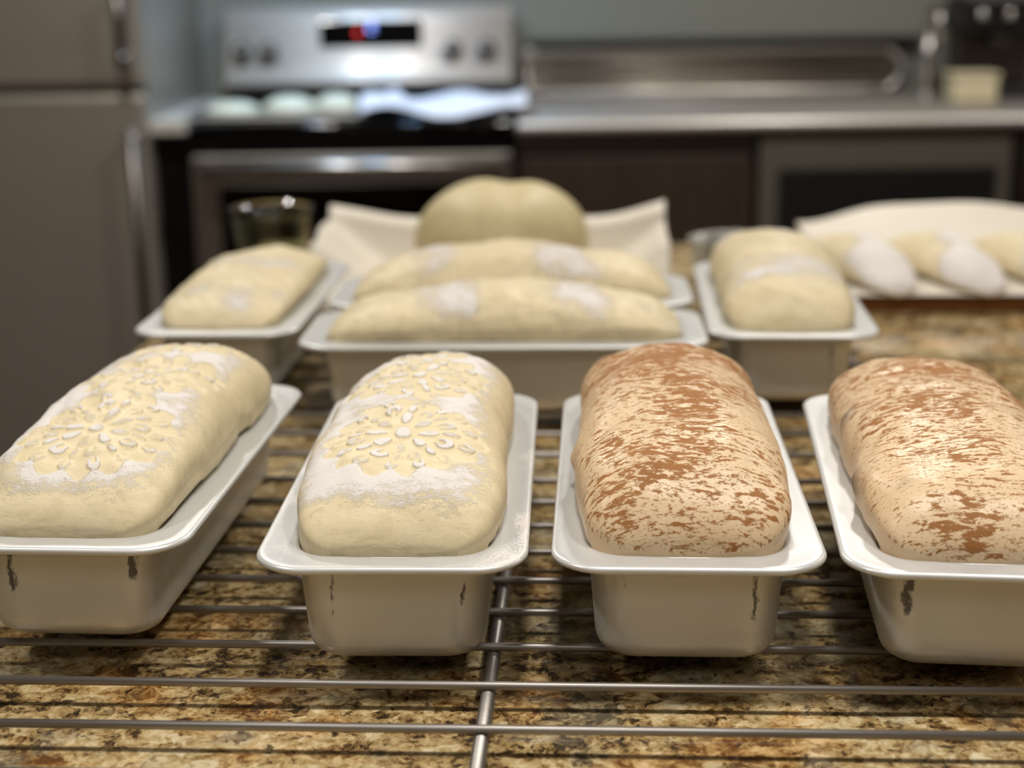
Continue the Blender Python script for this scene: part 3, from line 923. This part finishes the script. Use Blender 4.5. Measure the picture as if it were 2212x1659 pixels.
for (x, z, wx, wz) in ((0, 0, 0.014, 0.003), (0, 0.024, 0.014, 0.003), (0, 0.012, 0.014, 0.003), (-0.006, 0.006, 0.003, 0.012), (0.006, 0.018, 0.003, 0.012)):
    add_box(bm, (0.010 + x - wx / 2, yy - 0.001, 1.122 + z - wz / 2), (0.010 + x + wx / 2, yy + 0.001, 1.122 + z + wz / 2))
bm_obj('display_digit', bm, emis('blue_led', (0.25, 0.35, 1.0), 5.0), cp)
bm = bmesh.new(); add_box(bm, (-0.032, yy - 0.001, 1.110), (-0.020, yy + 0.001, 1.124))
bm_obj('indicator_light', bm, emis('red_led', (1.0, 0.05, 0.05), 1.6), cp)
def knob(x, z):
    V, Fc = tube_data([(x, on_panel(z) + 0.004, z), (x, on_panel(z) - 0.006, z - 0.001), (x, on_panel(z) - 0.028, z - 0.006)], [0.026, 0.025, 0.020], 20)
    o = mesh_obj('knob', V, Fc, m_ssd, cp)
for x, z in ((-0.335, 1.07), (-0.265, 1.07), (0.225, 1.07), (0.315, 1.07)):
    knob(x, z)

# things on the stove
ty = box('baking_tray', (-0.22, -0.15, 0.0), (0.22, 0.15, 0.012), m_ss, None, 0.004)
ty.location = (-0.555, 3.80, 0.9355)
tag(ty, 'silver baking tray on the stove top under the pale rolls', 'baking tray')
m_roll = plain('pale_roll', srgb(214, 216, 196), 0.45, 0, 30, 0.05)
for i, (x, y, r, h) in enumerate(((-0.665, 3.76, 0.066, 0.026), (-0.530, 3.78, 0.066, 0.036), (-0.415, 3.78, 0.058, 0.040))):
    prof = [(r * math.cos(a_) ** 0.9, h * math.sin(a_)) for a_ in [math.pi / 2 * k / 12 for k in range(13)]]
    o = lathe('bread_roll', [(0.0, 0.0)] + prof, m_roll, None, 32)
    o.location = (x, y, 0.948)
    tag(o, ['pale bread roll on the stove tray, nearest the refrigerator', 'pale bread roll in the middle of the stove tray', 'pale bread roll on the stove tray, beside the crumpled towel'][i], 'bread roll', 'rolls on the stove tray')
m_cloth = plain('towel_cloth', srgb(222, 224, 232), 0.8, 0, 60, 0.04)
def tf(u, v):
    x = -0.20 + 0.40 * u; y = -0.17 + 0.34 * v
    z = 0.012 + 0.022 * math.exp(-((y - 0.0) / 0.12) ** 2) + 0.010 * math.sin(x * 26 + y * 9) + 0.007 * math.sin(y * 40 - x * 13)
    z += 0.040 * math.exp(-((x + 0.125) / 0.03) ** 2 - ((y - 0.10) / 0.05) ** 2) + 0.018 * max(0, x - 0.1) / 0.1
    z = max(z, 0.003)
    return (-0.155 + x, 3.80 + y, 0.936 + z)
tag(sheet('kitchen_towel', tf, 50, 40, m_cloth, 0.002), 'crumpled white kitchen towel on the right of the stove top', 'towel')

m_wk = brushed('worktop_steel', srgb(196, 190, 182), 0.42, 'x', 0.6)
# right-hand run
XR0, XR1 = 0.016, 2.4
wk = box('steel_worktop', (XR0, 3.60, 0.898), (XR1, 4.295, 0.932), m_wk, None, 0.014, True)
tag(wk, 'stainless steel worktop running right of the stove', 'worktop')
def splash():
    rt = empty('splash_panel', (0.56, 4.28, 0.932)); tag(rt, 'dark steel splash panel with rounded right end behind the worktop', 'splash panel')
    def outline(inset):
        pts = []
        x0, x1, z0, z1 = -0.52 + inset, 0.53 - inset, 0.0 + inset, 0.135 - inset
        r = (z1 - z0) / 2
        pts += [(x0, z0), (x1 - r, z0)]
        for k in range(1, 16):
            an = -math.pi / 2 + math.pi * k / 16
            pts.append((x1 - r + r * math.cos(an), (z0 + z1) / 2 + r * math.sin(an)))
        pts += [(x1 - r, z1), (x0, z1)]
        return pts
    V, Fc = [], []
    o = outline(0.012); n = len(o)
    for y in (0.006, -0.006):
        V += [(x, y, z) for x, z in o]
    Fc = [tuple(range(n)), tuple(range(2 * n - 1, n - 1, -1))] + [(k, (k + 1) % n, n + (k + 1) % n, n + k) for k in range(n)]
    mesh_obj('steel_sheet', V, Fc, m_splash, rt, False)
    a_, b_ = outline(0.0), outline(0.020)
    V = [(x, -0.004, z) for x, z in a_] + [(x, -0.016, z) for x, z in [((p[0] + q[0]) / 2, (p[1] + q[1]) / 2) for p, q in zip(a_, b_)]] + [(x, -0.006, z) for x, z in b_]
    Fc = []
    for l in range(2):
        for k in range(n):
            Fc.append((l * n + k, l * n + (k + 1) % n, (l + 1) * n + (k + 1) % n, (l + 1) * n + k))
    mesh_obj('edge_trim', V, Fc, m_ss, rt)
    return rt
splash()
sh = box('dark_ledge', (0.06, 4.25, 1.068), (1.12, 4.298, 1.088), m_rubber, None, 0.003)
tag(sh, 'thin dark ledge above the steel splash panel', 'shelf')
fa = empty('faucet', (1.105, 4.12, 0.932)); tag(fa, 'upright steel faucet at right end of the splash panel', 'faucet')
tube('faucet_post', [(0, 0, 0), (0, 0, 0.19)], 0.017, m_ss, fa, 20)
tube('spout', [(0, 0, 0.185)] + [(0, -0.05 + 0.05 * math.cos(k * math.pi / 8), 0.19 + 0.045 * math.sin(k * math.pi / 8)) for k in range(1, 9)] + [(0, -0.10, 0.15)], 0.011, m_ss, fa, 14)
lathe('faucet_base', [(0.0, 0.0), (0.03, 0.0), (0.03, 0.008), (0.017, 0.014), (0.0, 0.014)], m_ss, fa)
tb = empty('food_tub', (1.172, 3.95, 0.9325)); tag(tb, 'cream coloured tub on the worktop beside the faucet', 'tub')
m_tub = plain('cream_plastic', srgb(228, 216, 180), 0.5)
box('tub_body', (-0.056, -0.05, 0.0), (0.056, 0.05, 0.062), m_tub, tb, 0.008)
box('tub_lid', (-0.060, -0.054, 0.0625), (0.060, 0.054, 0.074), m_tub, tb, 0.004)
cm = empty('coffee_machine', (1.29, 4.16, 0.932)); tag(cm, 'dark coffee machine at the right end of the worktop', 'coffee machine')
box('machine_base', (-0.10, -0.12, 0.0), (0.10, 0.10, 0.03), m_rubber, cm, 0.006)
box('machine_column', (-0.10, 0.0, 0.031), (0.10, 0.10, 0.17), m_ssd, cm, 0.006)
box('machine_head', (-0.11, -0.11, 0.171), (0.11, 0.10, 0.26), m_rubber, cm, 0.012)
for x in (-0.07, 0.0, 0.07):
    tube('dial', [(x, -0.108, 0.215), (x, -0.128, 0.215)], 0.014, m_chrome, cm, 16)
tube('group_head', [(0.0, -0.05, 0.171), (0.0, -0.05, 0.13)], 0.03, m_ssd, cm, 20)
# base units
bc = empty('base_cabinet', (0.298, 3.95, 0)); tag(bc, 'dark brown base cabinet right of the stove', 'cabinet')
box('cabinet_body', (-0.28, -0.305, 0.08), (0.28, 0.34, 0.896), m_cab, bc)
dr = box('cabinet_door', (-0.272, -0.326, 0.10), (0.272, -0.306, 0.845), m_cab, bc, 0.003)
box('top_rail', (-0.28, -0.33, 0.855), (0.28, -0.306, 0.896), m_ssd, bc, 0.002)
tube('handle', [(0.235, -0.352, 0.55), (0.235, -0.352, 0.67)], 0.006, m_ssd, dr)
m_dw = plain('dishwasher_front', srgb(104, 100, 88), 0.4, 0.4)
dw = empty('dishwasher', (0.885, 3.95, 0)); tag(dw, 'dark steel dishwasher under the right worktop', 'dishwasher')
box('dishwasher_body', (-0.298, -0.30, 0.06), (0.298, 0.34, 0.896), m_black, dw)
dd = box('dishwasher_door', (-0.296, -0.33, 0.10), (0.296, -0.301, 0.892), m_dw, dw, 0.004)
box('door_panel', (-0.252, -0.336, 0.14), (0.262, -0.329, 0.812), m_rubber, dd, 0.003)
ec = empty('end_cabinet', (1.80, 3.95, 0)); tag(ec, 'grey steel cabinet at far right below the worktop', 'cabinet')
box('cabinet_body', (-0.61, -0.30, 0.06), (0.59, 0.34, 0.896), m_ssd, ec)
box('cabinet_door', (-0.605, -0.325, 0.10), (-0.01, -0.301, 0.892), m_ssd, ec, 0.003)
box('cabinet_door', (-0.005, -0.325, 0.10), (0.585, -0.301, 0.892), m_ssd, ec, 0.003)
